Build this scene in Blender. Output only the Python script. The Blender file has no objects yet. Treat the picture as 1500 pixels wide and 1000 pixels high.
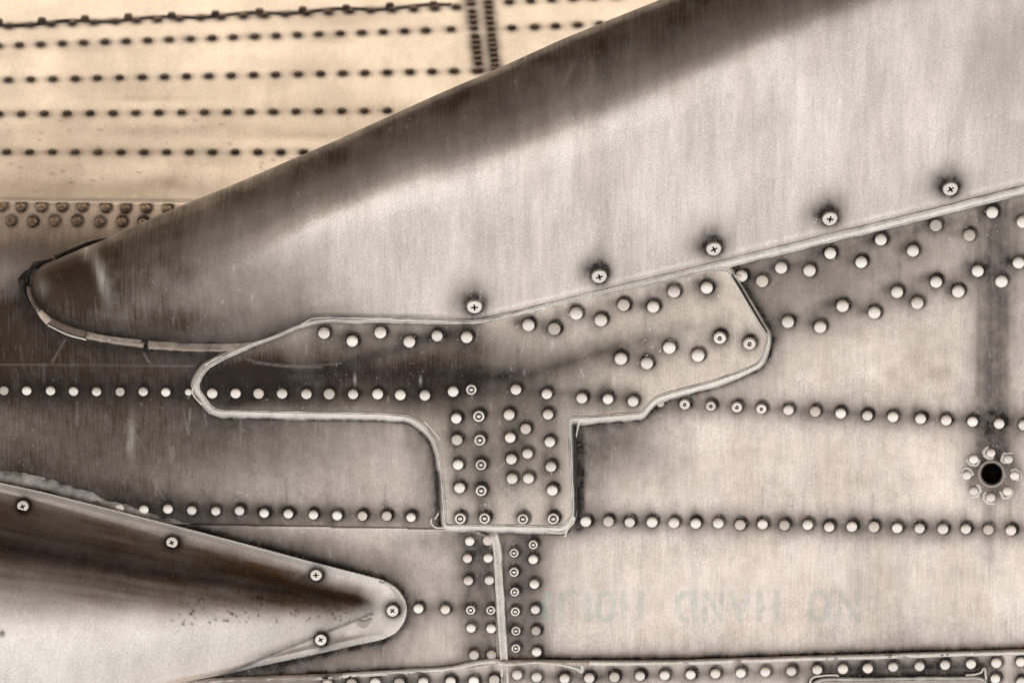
import bpy, bmesh, math, random
import numpy as np
from mathutils import Matrix, Vector
random.seed(7)
R = math.radians
SC = bpy.context.scene
COL = SC.collection

# ------------------------------------------------------------------ camera / world / sun / exposure
S = 0.0006            # metres per unit on the fuselage plane (1 unit = 0.6 mm)
TILT = 0.06
D = 5000.0            # camera distance in units
cam_d = bpy.data.cameras.new("camera")
cam = bpy.data.objects.new("camera", cam_d)
COL.objects.link(cam)
# the photograph hangs upside down (its lettering is inverted): the camera is rolled by 180 degrees
cam.matrix_world = Matrix(((-1, 0, 0, 0), (0, 0, -1, -D * S), (0, -1, 0, 0), (0, 0, 0, 1)))
cam_d.sensor_width = 36
cam_d.lens = 36 * D / 1500
cam_d.clip_start = 0.05
cam_d.clip_end = 2000
cam_d.dof.use_dof = True
cam_d.dof.focus_distance = D * S
cam_d.dof.aperture_fstop = 4.5
SC.camera = cam

SUN_EL, SUN_AZ = 41.0, 12.0        # the sun stands behind the fuselage: this side is in open shade
world = bpy.data.worlds.new("World")
SC.world = world
world.use_nodes = True
wn, wl = world.node_tree.nodes, world.node_tree.links
wn.clear()
sky = wn.new("ShaderNodeTexSky")
sky.sky_type = 'NISHITA'
sky.sun_disc = False
sky.sun_elevation = R(SUN_EL)
sky.sun_rotation = R(SUN_AZ)
sky.air_density = 1.2
sky.dust_density = 4.0
sky.ozone_density = 0.6
hs = wn.new("ShaderNodeHueSaturation")
hs.inputs['Saturation'].default_value = 0.06
bg = wn.new("ShaderNodeBackground")
bg.inputs['Strength'].default_value = 0.12
wo = wn.new("ShaderNodeOutputWorld")
wl.new(sky.outputs[0], hs.inputs['Color'])
wl.new(hs.outputs[0], bg.inputs['Color'])
wl.new(bg.outputs[0], wo.inputs['Surface'])

sun_d = bpy.data.lights.new("sun", 'SUN')
sun_d.energy = 5.0
sun_d.angle = R(0.6)
sun_d.color = (1.0, 0.92, 0.80)
sun = bpy.data.objects.new("sun", sun_d)
COL.objects.link(sun)
sdir = Vector((math.sin(R(SUN_AZ)) * math.cos(R(SUN_EL)), math.cos(R(SUN_AZ)) * math.cos(R(SUN_EL)), math.sin(R(SUN_EL))))
sun.rotation_euler = sdir.to_track_quat('Z', 'Y').to_euler()
sun.location = (1, 4, 5)

SC.view_settings.view_transform = 'Standard'
SC.view_settings.look = 'None'
SC.view_settings.exposure = 1.64
SC.view_settings.gamma = 1.0
SC.cycles.max_bounces = 6
SC.cycles.use_denoising = True

# ------------------------------------------------------------------ helpers: coordinates, noise, distance fields
def W(px, py, h):
    """a point of the place: (px, py) measured on the fuselage plane as seen from the camera's distance, h towards the viewer"""
    h = h - TILT * (py - 500.0)          # the fuselage side leans back a little towards its roof
    k = S * (D - h) / D
    return np.stack([-(px - 750.0) * k, -h * S + 0 * px, (py - 500.0) * k], -1)

_rs = np.random.RandomState(11)
_LAT = _rs.rand(256, 256)
def vn(x, y, seed=0):
    x = x + seed * 37.3
    y = y + seed * 91.7
    xi, yi = np.floor(x).astype(int), np.floor(y).astype(int)
    fx, fy = x - xi, y - yi
    fx, fy = fx * fx * (3 - 2 * fx), fy * fy * (3 - 2 * fy)
    a = _LAT[yi & 255, xi & 255]; b = _LAT[yi & 255, (xi + 1) & 255]
    c = _LAT[(yi + 1) & 255, xi & 255]; d = _LAT[(yi + 1) & 255, (xi + 1) & 255]
    return (a * (1 - fx) + b * fx) * (1 - fy) + (c * (1 - fx) + d * fx) * fy
def fbm(x, y, seed=0, oct=4):
    s, a, t = 0, 1, 0
    for i in range(oct):
        s = s + a * vn(x * 2 ** i, y * 2 ** i, seed + i); t += a; a *= .5
    return s / t
def sstep(a, b, x):
    t = np.clip((x - a) / (b - a), 0, 1)
    return t * t * (3 - 2 * t)
def interp(pts, x):
    p = np.array(pts, float)
    return np.interp(x, p[:, 0], p[:, 1])

def catmull(pts, step=3.0, closed=False):
    p = [np.array(q, float) for q in pts]
    n = len(p); out = []
    for i in range(n if closed else n - 1):
        if closed:
            a, b, c, d = p[(i - 1) % n], p[i], p[(i + 1) % n], p[(i + 2) % n]
        else:
            a, b, c, d = p[max(i - 1, 0)], p[i], p[i + 1], p[min(i + 2, n - 1)]
        L = np.linalg.norm(c - b)
        # centripetal-like tangents kept short so that straight runs stay straight
        m1 = (c - a) * min(1, L / (np.linalg.norm(c - a) + 1e-6)); m2 = (d - b) * min(1, L / (np.linalg.norm(d - b) + 1e-6))
        k = max(2, int(L / step))
        for j in range(k):
            t = j / k
            out.append((2*t**3-3*t**2+1)*b + (t**3-2*t**2+t)*m1*.8 + (-2*t**3+3*t**2)*c + (t**3-t**2)*m2*.8)
    if not closed:
        out.append(p[-1])
    return np.array(out)
def rounded(pts, rad, step=3.0, closed=True):
    """polygon with rounded corners; a point may carry its own radius"""
    n = len(pts); out = []
    for i in range(n):
        q = np.array(pts[i][:2], float); r = pts[i][2] if len(pts[i]) > 2 else rad
        if not closed and i in (0, n - 1):
            out.append(q); continue
        a = np.array(pts[i - 1][:2], float); c = np.array(pts[(i + 1) % n][:2], float)
        da, dc = a - q, c - q
        la, lc = np.linalg.norm(da), np.linalg.norm(dc)
        t = min(r, la * .49, lc * .49)
        p0, p1 = q + da / la * t, q + dc / lc * t
        for k in range(9):
            u = k / 8
            out.append((1-u)**2 * p0 + 2*u*(1-u) * q + u*u * p1)
    res = [out[0]]
    seq = out[1:] + ([out[0]] if closed else [])
    for q in seq:
        d = np.linalg.norm(q - res[-1])
        if d < 1e-3: continue
        k = max(1, int(d / step))
        b = res[-1]
        for j in range(1, k + 1):
            res.append(b + (q - b) * j / k)
    if closed: res = res[:-1]
    return np.array(res)

def inside(X, Y, poly):
    r = np.zeros(X.shape, bool)
    x0, y0 = poly[-1]
    for x1, y1 in poly:
        if y0 != y1:
            c = ((y1 > Y) != (y0 > Y))
            if c.any():
                r ^= c & (X < (x0 - x1) * (Y - y1) / (y0 - y1) + x1)
        x0, y0 = x1, y1
    return r
def seg_dist(X, Y, a, b):
    dx, dy = b[0] - a[0], b[1] - a[1]
    t = np.clip(((X - a[0]) * dx + (Y - a[1]) * dy) / (dx*dx + dy*dy + 1e-9), 0, 1)
    return np.hypot(X - a[0] - t * dx, Y - a[1] - t * dy)
class Field:
    """a scalar painted on a regular grid (xs, ys) with soft strokes: grime, soot, wear"""
    def __init__(s, xs, ys):
        s.xs, s.ys = xs, ys
        s.X, s.Y = np.meshgrid(xs, ys)
        s.v = np.zeros_like(s.X)
    def win(s, x0, x1, y0, y1):
        return (slice(np.searchsorted(s.ys, y0), np.searchsorted(s.ys, y1)), slice(np.searchsorted(s.xs, x0), np.searchsorted(s.xs, x1)))
    def put(s, w, f, mode):
        if mode == 'max': s.v[w] = np.maximum(s.v[w], f)
        elif mode == 'sub': s.v[w] = np.clip(s.v[w] - f, 0, 9)
        else: s.v[w] = 1 - (1 - np.clip(s.v[w], 0, 1)) * (1 - np.clip(f, 0, 1))
    def dot(s, x, y, r, sig, amp, mode='screen'):
        m = r + sig * 4
        w = s.win(x - m, x + m, y - m, y + m)
        d = np.hypot(s.X[w] - x, s.Y[w] - y)
        s.put(w, amp * np.exp(-(np.maximum(d - r, 0) / sig) ** 1.3), mode)
    def blob(s, x, y, sx, sy, amp, rot=0, mode='screen'):
        m = 3 * max(sx, sy)
        w = s.win(x - m, x + m, y - m, y + m)
        dx, dy = s.X[w] - x, s.Y[w] - y
        c, q = math.cos(R(rot)), math.sin(R(rot))
        u, v = (dx * c + dy * q) / sx, (-dx * q + dy * c) / sy
        s.put(w, amp * np.exp(-(u*u + v*v)), mode)
    def line(s, pts, sig, amp, mode='screen', r=0.0):
        m = r + sig * 3.5
        pts = np.asarray(pts, float)
        x0, y0 = pts.min(0) - m; x1, y1 = pts.max(0) + m
        w = s.win(x0, x1, y0, y1)
        if s.X[w].size == 0: return
        d = np.full(s.X[w].shape, 1e9)
        ox, oy = w[1].start, w[0].start
        for a, b in zip(pts[:-1], pts[1:]):
            q = s.win(min(a[0], b[0]) - m, max(a[0], b[0]) + m, min(a[1], b[1]) - m, max(a[1], b[1]) + m)
            l = (slice(q[0].start - oy, q[0].stop - oy), slice(q[1].start - ox, q[1].stop - ox))
            d[l] = np.minimum(d[l], seg_dist(s.X[q], s.Y[q], a, b))
        s.put(w, amp * np.exp(-(np.maximum(d - r, 0) / sig) ** 1.3), mode)

# ------------------------------------------------------------------ helpers: objects
def link(o, parent=None):
    COL.objects.link(o)
    if parent: o.parent = parent
    return o
def thing(name, label, cat, group=None):
    o = bpy.data.objects.new(name, None)
    o.empty_display_size = .05
    COL.objects.link(o)
    o['label'] = label; o['category'] = cat
    if group: o['group'] = group
    return o
def mesh_obj(name, co, faces, mats, parent=None, attrs=None, smooth=True, fmat=None):
    """co (n,3); faces: list of int arrays (m,3) / (m,4)"""
    me = bpy.data.meshes.new(name)
    co = np.asarray(co, np.float32)
    fs = [np.asarray(f, np.int32) for f in faces if len(f)]
    me.vertices.add(len(co)); me.vertices.foreach_set('co', co.ravel())
    tot = np.concatenate([np.full(len(f), f.shape[1], np.int32) for f in fs])
    idx = np.concatenate([f.ravel() for f in fs])
    me.loops.add(len(idx)); me.loops.foreach_set('vertex_index', idx)
    me.polygons.add(len(tot))
    st = np.concatenate([[0], np.cumsum(tot)[:-1]]).astype(np.int32)
    me.polygons.foreach_set('loop_start', st)
    me.polygons.foreach_set('loop_total', tot)
    me.polygons.foreach_set('use_smooth', np.full(len(tot), smooth, bool))
    if fmat is not None: me.polygons.foreach_set('material_index', np.asarray(fmat, np.int32))
    for m in (mats if isinstance(mats, (list, tuple)) else [mats]): me.materials.append(m)
    for k, v in (attrs or {}).items():
        a = me.attributes.new(k, 'FLOAT', 'POINT')
        a.data.foreach_set('value', np.asarray(v, np.float32).ravel())
    me.update(calc_edges=True)
    me.validate()
    return link(bpy.data.objects.new(name, me), parent)

def sheet(name, xs, ys, hfun, mat, parent, poly=None, holes=(), attrs=None, drop=None):
    """a skin panel: grid cut to an outline (its rim snapped to the outline), with a rim of its own thickness"""
    X, Y = np.meshgrid(xs, ys)
    ny, nx = X.shape
    keep = np.ones((ny - 1, nx - 1), bool)
    cx = (X[:-1, :-1] + X[1:, 1:]) / 2; cy = (Y[:-1, :-1] + Y[1:, 1:]) / 2
    if poly is not None: keep &= inside(cx, cy, poly)
    for (hx, hy, hr) in holes: keep &= np.hypot(cx - hx, cy - hy) > hr
    id4 = np.arange(ny * nx).reshape(ny, nx)
    q = np.stack([id4[:-1, :-1], id4[1:, :-1], id4[1:, 1:], id4[:-1, 1:]], -1)[keep]
    e = np.concatenate([q[:, [0, 1]], q[:, [1, 2]], q[:, [2, 3]], q[:, [3, 0]]])
    key = np.sort(e, 1); key = key[:, 0].astype(np.int64) * (ny * nx) + key[:, 1]
    u, inv, cnt = np.unique(key, return_inverse=True, return_counts=True)
    be = e[cnt[inv] == 1]
    bv = np.unique(be)
    Xf, Yf = X.ravel().copy(), Y.ravel().copy()
    if poly is not None:
        a = poly; b = np.roll(poly, -1, 0)
        edge_frame = (xs[0] + .01, xs[-1] - .01, ys[0] + .01, ys[-1] - .01)
        for v in bv:
            x, y = Xf[v], Yf[v]
            hd = [(abs(math.hypot(x - hx, y - hy) - hr), hx, hy, hr) for hx, hy, hr in holes]
            if hd and min(hd)[0] < 6:
                _, hx, hy, hr = min(hd); d = math.hypot(x - hx, y - hy)
                Xf[v], Yf[v] = hx + (x - hx) / d * hr, hy + (y - hy) / d * hr
                continue
            if x < edge_frame[0] or x > edge_frame[1] or y < edge_frame[2] or y > edge_frame[3]: continue
            dx, dy = b[:, 0] - a[:, 0], b[:, 1] - a[:, 1]
            t = np.clip(((x - a[:, 0]) * dx + (y - a[:, 1]) * dy) / (dx*dx + dy*dy + 1e-9), 0, 1)
            qx, qy = a[:, 0] + t * dx, a[:, 1] + t * dy
            k = np.argmin((qx - x) ** 2 + (qy - y) ** 2)
            if (qx[k] - x) ** 2 + (qy[k] - y) ** 2 < 30: Xf[v], Yf[v] = qx[k], qy[k]
    H = hfun(Xf, Yf)
    co = W(Xf, Yf, H)
    at = {k: v.ravel() for k, v in (attrs or {}).items()}
    used = np.unique(q)
    remap = np.full(ny * nx, -1, np.int64); remap[used] = np.arange(len(used))
    co = co[used]; q = remap[q]; at = {k: v[used] for k, v in at.items()}
    faces = [q]
    if drop:
        be2 = remap[be]; bv2 = remap[bv]
        base = W(Xf[bv], Yf[bv], H[bv] - drop)
        m2 = np.full(len(co), -1, np.int64); m2[bv2] = len(co) + np.arange(len(bv2))
        sk = np.stack([be2[:, 1], be2[:, 0], m2[be2[:, 0]], m2[be2[:, 1]]], -1)
        co = np.concatenate([co, base])
        at = {k: np.concatenate([v, v[bv2]]) for k, v in at.items()}
        faces.append(sk)
    return mesh_obj(name, co, faces, mat, parent, at)

def bead(name, path, mat, parent, prof, wob=.15, seed=0, closed=False, dirt_shade=None, base=0.0, hfun=None, narrow=False, taper=None):
    """sealant swept along a path: prof = [(across, height)], across in units (positive = left of travel), ragged"""
    p = np.asarray(path, float); n = len(p)
    if closed: t = np.roll(p, -1, 0) - np.roll(p, 1, 0)
    else: t = np.gradient(p, axis=0)
    t /= np.linalg.norm(t, axis=1)[:, None] + 1e-9
    nr = np.stack([t[:, 1], -t[:, 0]], 1)
    s = np.concatenate([[0], np.cumsum(np.linalg.norm(np.diff(p, axis=0), axis=1))])
    k = len(prof)
    PX = np.zeros((n, k)); PY = np.zeros((n, k)); PH = np.zeros((n, k))
    wn_ = np.ones(n)
    if narrow:
        wn_ = 1 - .38 * sstep(.6, .85, np.abs(t[:, 1])) * (p[:, 0] > 330)
        for _ in range(6): wn_ = (np.roll(wn_, 1) + wn_ + np.roll(wn_, -1)) / 3
    tp = np.ones(n) if taper is None else np.interp(np.linspace(0, 1, n), np.linspace(0, 1, len(taper)), taper)
    for j, (a, h) in enumerate(prof):
        w = 1 + wob * 2 * (fbm(s / 23, np.full(n, j * 3.1), seed, 3) - .5)
        w2 = 1 + wob * 3 * (fbm(s / 9, np.full(n, j * 1.7), seed + 5, 3) - .5)
        off = a * w * (wn_ if a < 0 else 1) * tp + wob * 6 * (fbm(s / 40, np.zeros(n), seed + 9, 2) - .5)
        PX[:, j] = p[:, 0] + nr[:, 0] * off; PY[:, j] = p[:, 1] + nr[:, 1] * off
        PH[:, j] = h * (w2 * tp if h > 0.5 else 1) + base
    if hfun is not None: PH += hfun(PX, PY)
    if not closed:
        for e in (0, -1):
            PH[e, :] = PH[e, :].min()
    co = W(PX, PY, PH).reshape(-1, 3)
    g = np.arange(n * k).reshape(n, k)
    if closed: g = np.concatenate([g, g[:1]])
    q = np.stack([g[:-1, :-1], g[1:, :-1], g[1:, 1:], g[:-1, 1:]], -1).reshape(-1, 4)
    dv = np.zeros((n, k)) if dirt_shade is None else np.tile(np.asarray(dirt_shade, float), (n, 1))
    dv = np.clip(dv * (0.5 + 1.1 * fbm(PX / 14, PY / 14, seed + 3, 3)), 0, 1)
    return mesh_obj(name, co, [q], mat, parent, {'dirt': dv, 'soot': dv * 0, 'wear': dv * 0})

# ------------------------------------------------------------------ materials
def nd(nt, t, **kw):
    n = nt.nodes.new(t)
    for k, v in kw.items(): setattr(n, k, v)
    return n
def metal(name, clean, soot_shade=(0.050, 0.027, 0.013), grime_shade=(0.016, 0.010, 0.007), rough=.40, metallic=.9, streak=.5, speck=.6, bump=.25, grain=1.0, vertical=True, rot=0.0):
    m = bpy.data.materials.new(name)
    m.use_nodes = True
    nt = m.node_tree; L = nt.links.new
    nt.nodes.clear()
    out = nd(nt, 'ShaderNodeOutputMaterial'); bs = nd(nt, 'ShaderNodeBsdfPrincipled')
    L(bs.outputs[0], out.inputs[0])
    tc = nd(nt, 'ShaderNodeTexCoord')
    def mp(sx, sz, rz=0.0):
        a = nd(nt, 'ShaderNodeMapping', vector_type='TEXTURE')
        a.inputs['Rotation'].default_value = (0, R(rz), 0)
        L(tc.outputs['Object'], a.inputs[0])
        b = nd(nt, 'ShaderNodeMapping'); b.inputs['Scale'].default_value = (sx / S, .25 * min(sx, sz) / S, sz / S)
        L(a.outputs[0], b.inputs[0]); return b.outputs[0]
    def noise(vec, det=3, ro=.55, sc=1.0):
        n = nd(nt, 'ShaderNodeTexNoise'); n.inputs['Scale'].default_value = sc
        n.inputs['Detail'].default_value = det; n.inputs['Roughness'].default_value = ro
        L(vec, n.inputs['Vector']); return n.outputs['Fac']
    def math_(op, a, b=None, clamp=False):
        n = nd(nt, 'ShaderNodeMath', operation=op); n.use_clamp = clamp
        for i, v in enumerate((a, b)):
            if v is None: continue
            if isinstance(v, (int, float)): n.inputs[i].default_value = v
            else: L(v, n.inputs[i])
        return n.outputs[0]
    def mr(v, a, b, c, d):
        n = nd(nt, 'ShaderNodeMapRange'); L(v, n.inputs[0])
        for i, q in enumerate((a, b, c, d)): n.inputs[i + 1].default_value = q
        return n.outputs[0]
    def mix(f, a, b, bt='MIX'):
        n = nd(nt, 'ShaderNodeMix', data_type='RGBA', blend_type=bt)
        if isinstance(f, (int, float)): n.inputs[0].default_value = f
        else: L(f, n.inputs[0])
        for i, v in ((6, a), (7, b)):
            if isinstance(v, tuple): n.inputs[i].default_value = (*v, 1)
            else: L(v, n.inputs[i])
        return n.outputs[2]
    def attr(k):
        a = nd(nt, 'ShaderNodeAttribute'); a.attribute_name = k; return a.outputs['Fac']
    fine = noise(mp(.50, .022, rot), 3, .65)            # brushed lines
    mid = noise(mp(.050, .008, rot), 4, .65)           # rain streaks
    blot = noise(mp(.009, .007), 4, .6)                # broad blotches
    grn = noise(mp(.45, .38), 2, .7)                   # grain
    mot = noise(mp(.06, .05), 4, .65)                  # mottling
    dirt_shade, so, wear, pt = attr('dirt'), attr('soot'), attr('wear'), attr('paint')
    # clean metal tone
    v = math_('ADD', math_('MULTIPLY', mr(fine, .25, .75, -.5, .5), .34 * streak), math_('MULTIPLY', mr(mid, .25, .75, -.5, .5), .55 * streak))
    v = math_('ADD', v, math_('MULTIPLY', mr(blot, .3, .7, -.5, .5), .24))
    v = math_('ADD', v, math_('MULTIPLY', mr(grn, .3, .7, -.5, .5), .34 * grain))
    tone = math_('ADD', v, 1.0)
    g = nd(nt, 'ShaderNodeCombineColor')
    for i in range(3): L(tone, g.inputs[i])
    col = mix(1.0, clean, g.outputs[0], 'MULTIPLY')
    tint = math_('MULTIPLY', mr(noise(mp(.016, .006, rot), 4, .6), .42, .68, 0, 1), .26 * min(1, streak * 2), True)
    col = mix(tint, col, tuple(c * k for c, k in zip(clean, (.62, .54, .48))))
    # soot: brown film, streaky; also carries painted shade on the fairings
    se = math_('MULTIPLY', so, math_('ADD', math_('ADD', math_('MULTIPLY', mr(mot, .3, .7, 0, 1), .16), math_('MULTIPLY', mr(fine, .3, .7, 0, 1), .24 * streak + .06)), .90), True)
    soot_shade_c = mix(mr(mot, .35, .65, 0, 1), tuple(c * .72 for c in soot_shade), tuple(c * 1.3 for c in soot_shade))
    col = mix(se, col, soot_shade_c)
    # grime, and painted shadows
    de = math_('MULTIPLY', dirt_shade, math_('ADD', math_('ADD', math_('MULTIPLY', mr(grn, .3, .7, 0, 1), .24), math_('MULTIPLY', mr(mot, .3, .7, 0, 1), .36)), .66), True)
    col = mix(de, col, grime_shade)
    # faded stencil paint
    pe = math_('MULTIPLY', pt, mr(noise(mp(.12, .07), 4, .7), .34, .56, .16, .50), True)
    col = mix(pe, col, (0.42, 0.50, 0.45))
    # pale scratches / chips
    sp = mr(noise(mp(.20, .17), 1, .4), .70, .74, 0, 1)
    sp = math_('MULTIPLY', sp, mr(noise(mp(.012, .010), 2, .5), .42, .62, .15, 1))
    sp = math_('MULTIPLY', sp, math_('MULTIPLY', math_('SUBTRACT', 1.0, math_('MULTIPLY', se, .75)), speck), True)
    we = math_('MAXIMUM', sp, math_('MULTIPLY', wear, mr(fine, .35, .6, .25, 1)), True)
    col = mix(we, col, (0.86, 0.80, 0.72))
    L(col, bs.inputs['Base Color'])
    dd = math_('MAXIMUM', de, math_('MULTIPLY', se, .85), True)
    dd = math_('MAXIMUM', dd, math_('MULTIPLY', we, .6), True)
    L(math_('MULTIPLY', math_('SUBTRACT', 1.0, math_('MULTIPLY', dd, .85)), metallic), bs.inputs['Metallic'])
    r0 = math_('ADD', mr(math_('ADD', mot, mid), .7, 1.3, rough - .05, rough + .08), math_('MULTIPLY', dd, .22))
    L(r0, bs.inputs['Roughness'])
    bs.inputs['Specular IOR Level'].default_value = .35
    hgt = math_('ADD', math_('MULTIPLY', fine, .6), math_('ADD', math_('MULTIPLY', grn, .35), math_('MULTIPLY', mot, .9)))
    hgt = math_('ADD', hgt, math_('MULTIPLY', dd, .4))
    b = nd(nt, 'ShaderNodeBump'); b.inputs['Strength'].default_value = bump; b.inputs['Distance'].default_value = 1.2 * S
    L(hgt, b.inputs['Height']); L(b.outputs[0], bs.inputs['Normal'])
    return m
def simple(name, col, rough, metallic=0.0, var=.25, scale=.1, bump=.3):
    m = bpy.data.materials.new(name); m.use_nodes = True
    nt = m.node_tree; L = nt.links.new
    bs = nt.nodes['Principled BSDF']
    tc = nd(nt, 'ShaderNodeTexCoord'); n = nd(nt, 'ShaderNodeTexNoise')
    n.inputs['Scale'].default_value = scale / S; n.inputs['Detail'].default_value = 4
    L(tc.outputs['Object'], n.inputs['Vector'])
    oi = nd(nt, 'ShaderNodeObjectInfo')
    ad = nd(nt, 'ShaderNodeMath', operation='ADD'); L(n.outputs['Fac'], ad.inputs[0])
    sb = nd(nt, 'ShaderNodeMath', operation='MULTIPLY'); L(oi.outputs['Random'], sb.inputs[0]); sb.inputs[1].default_value = .5
    L(sb.outputs[0], ad.inputs[1])
    r = nd(nt, 'ShaderNodeMapRange'); L(ad.outputs[0], r.inputs[0])
    for i, q in enumerate((.4, 1.1, 1 - var, 1 + var)): r.inputs[i + 1].default_value = q
    x = nd(nt, 'ShaderNodeMix', data_type='RGBA', blend_type='MULTIPLY'); x.inputs[0].default_value = 1
    x.inputs[6].default_value = (*col, 1)
    g = nd(nt, 'ShaderNodeCombineColor')
    for i in range(3): L(r.outputs[0], g.inputs[i])
    L(g.outputs[0], x.inputs[7]); L(x.outputs[2], bs.inputs['Base Color'])
    bs.inputs['Roughness'].default_value = rough; bs.inputs['Metallic'].default_value = metallic
    b = nd(nt, 'ShaderNodeBump'); b.inputs['Strength'].default_value = bump; b.inputs['Distance'].default_value = S
    L(n.outputs['Fac'], b.inputs['Height']); L(b.outputs[0], bs.inputs['Normal'])
    return m

M = {
    'skin': metal('weathered_aluminium', (0.80, 0.695, 0.615), speck=.4, streak=.75),
    'plate': metal('weathered_plate', (0.78, 0.68, 0.59), streak=.7, speck=.7),
    'fairing': metal('brushed_fairing', (0.82, 0.72, 0.64), rough=.36, streak=.55, bump=.3, speck=.5),
    'cone': metal('sooty_cone', (0.82, 0.745, 0.67), soot_shade=(.105, .054, .022), rough=.40, streak=.3, speck=.35, rot=12),
    'belly': metal('belly_aluminium', (0.89, 0.84, 0.785), soot_shade=(.36, .26, .175), rough=.5, streak=.14, speck=.25, grain=.8, metallic=.75),
    'sealant': metal('worn_sealant', (0.96, 0.89, 0.80), rough=.40, metallic=.3, streak=.35, speck=.4, bump=.6),
    'rubber': metal('brown_seal_strip', (0.36, 0.27, 0.21), rough=.55, metallic=.1, streak=.2, speck=.5, bump=.7),
    'seal': metal('pale_seal_strip', (0.74, 0.60, 0.49), rough=.5, metallic=.2, streak=.2, speck=.7, bump=.9),
    'black_goo': simple('black_sealant', (0.022, 0.015, 0.011), .45, 0, .5, .12, .8),
    'rivet': simple('rivet_metal', (0.93, 0.85, 0.765), .42, .75, .18, .22, .2),
    'rivet_worn': simple('worn_rivet_metal', (0.80, 0.71, 0.62), .48, .65, .25, .2, .5),
    'rivet_dirty': simple('dirty_rivet_metal', (0.30, 0.215, 0.145), .5, .5, .4, .15, .4),
    'rivet_black': simple('soot_black_rivet', (0.10, 0.064, 0.040), .38, .3, .5, .12, .4),
    'dark': simple('grime_filled_recess', (0.012, 0.009, 0.007), .7),  # near-black inside of rivet grooves, screw crosses and the port
    'hull': simple('hull_metal', (0.45, 0.40, 0.35), .5, .6, .15, .01, .1),
    'ground': simple('old_asphalt', (0.043, 0.029, 0.018), .95, 0, .2, .0012, .2),
    'pad': simple('pale_concrete', (0.62, 0.545, 0.465), .9, 0, .12, .002, .2),
}

# ------------------------------------------------------------------ the ground under the aircraft, with an added bounce pad
g = mesh_obj('ground', [(-300, -300, -1.7), (300, -300, -1.7), (300, 300, -1.7), (-300, 300, -1.7)], [[[0, 1, 2, 3]]], M['ground'])
g['kind'] = 'structure'
g = mesh_obj('concrete_pad', [(-14, .5, -1.696), (14, .5, -1.696), (14, 9, -1.696), (-14, 9, -1.696)], [[[0, 1, 2, 3]]], M['pad'])  # unseen pad added to bounce sunlight up onto the belly
g['kind'] = 'structure'

# ------------------------------------------------------------------ fuselage shape
def shift(x): return -170 * sstep(820, 1350, x)
_py = np.array([-3000, -300, -40, 200, 295, 310, 325, 345, 365, 385, 405, 430, 455, 480, 5000.])
_ph = np.array([-95 - 1.72 * 3295, -95 - 1.72 * 595, -95 - 1.72 * 335, -95 - 1.72 * 95, -95, -75, -57, -35, -17.5, -7.5, -2.6, -.6, -.1, 0, 0])
_ty = np.arange(-400, 600, 2.0)
_th = np.interp(_ty, _py, _ph)
for _ in range(8): _th[3:-3] = sum(_th[3 + k:len(_th) - 3 + k] for k in range(-3, 4)) / 7
def prof(y): return np.where(y < -390, np.interp(y, _py, _ph), np.interp(y, _ty, _th))
def wav(x, y):
    return 4.5 * (fbm(x / 170, y / 120, 3, 2) - .5) * sstep(300, 420, y) + 1.9 * (fbm(x / 50, y / 60, 8, 2) - .5) + .35 * (fbm(x / 16, y / 16, 9, 2) - .5)
def h_skin(x, y): return prof(y - shift(x)) + wav(x, y)
def h_belly(x, y): return prof(y - shift(x)) - 4 + 1.5 * (fbm(x / 120, y / 60, 21, 2) - .5)

# -- positions of the rivets, read from the photograph (x, y, radius, kind)
PL, SK, BE, FL, BS = [], [], [], [], []     # plate, side skin, belly, lap strip, bottom strip
for x, y in [(311,575.7),(345.3,575.7),(379,576),(413.3,576),(449,576.7),(482.3,576.7),(517.3,577),(553.3,576.7),(586.3,578),(622.3,578.7),(663.7,573)]: PL.append((x, y, 7.9, 0))
for x, y in [(474.7,487.7),(516,499.3),(557.3,487),(599.7,500.3),(640.3,491.7),(683.7,493.7)]: PL.append((x, y, 8.6, 0))
for x, y in [(774,476),(812,481.3),(844,459),(880,468.7),(913.3,446.7),(956.7,449.3),(987,427),(1035,421.3),(909.3,525),(947.7,531.7),(980.3,508.7),(1022.3,520.3)]: PL.append((x, y, 9.2, 0))
for x, y in [(1054.3,494.3),(1097.7,502.7)]: PL.append((x, y, 9.2, 2))
for x, y in [(755.7,570.3),(801,576.7),(852.3,582.7),(890.3,584),(927.3,587.3),(668.3,612.3),(745.7,607),(802.7,606.7),(770,627.7),(669.3,643.7),(747.3,640.3),(805.3,646.7),(772.7,664),(749,672),(671,680),(807,683),(750,700.4),(774,700),(673.3,713.8),(809,717.5)]: PL.append((x, y, 8.0, 0))
for x, y in [(690.3,570),(701.3,609),(702.7,643.7),(704.5,680),(704.7,717.8),(674,758.5),(709.7,758.5),(765.9,759.2),(810.3,758.8)]: PL.append((x, y, 8.4, 1))
for x, y in [(6,571.7),(39.3,572),(74.3,572),(108,572.7),(141.7,573.3),(176,573.3),(210,573.3),(243,574)]: SK.append((x, y, 7.0, 0))
SK.append((276.3, 574, 5.6, 0))
for x, y in [(1086,404),(1116.3,411.7),(1144,392),(1185.7,396),(1216,371),(1261.3,384),(1290,351),(1337,367.3),(1370.7,330),(1419.7,344.7),(1453,311),(1498,325),(1491.7,384.7),(1432,396.7),(1466.7,412),(1371,413),(1403.3,426.7),(1314,427.7),(1343.3,443.7),(1234,448),(1280.7,457.7),(1154,471.3),(1201.3,478.7)]: SK.append((x, y, 9.0, 0))
SK.append((967.3, 590.3, 5.6, 0))
for x, y in [(1003,591.5),(1041,594),(1079.3,595.7),(1115.3,598),(1154.7,600),(1194,602.3),(1231.3,605),(1270.3,608.3),(1307.7,610),(1348.3,612.7),(1385.7,615),(1424.3,617),(1463.3,620),(1499.5,622)]: SK.append((x, y, 7.9, 2 if x < 1120 else 0))
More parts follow.
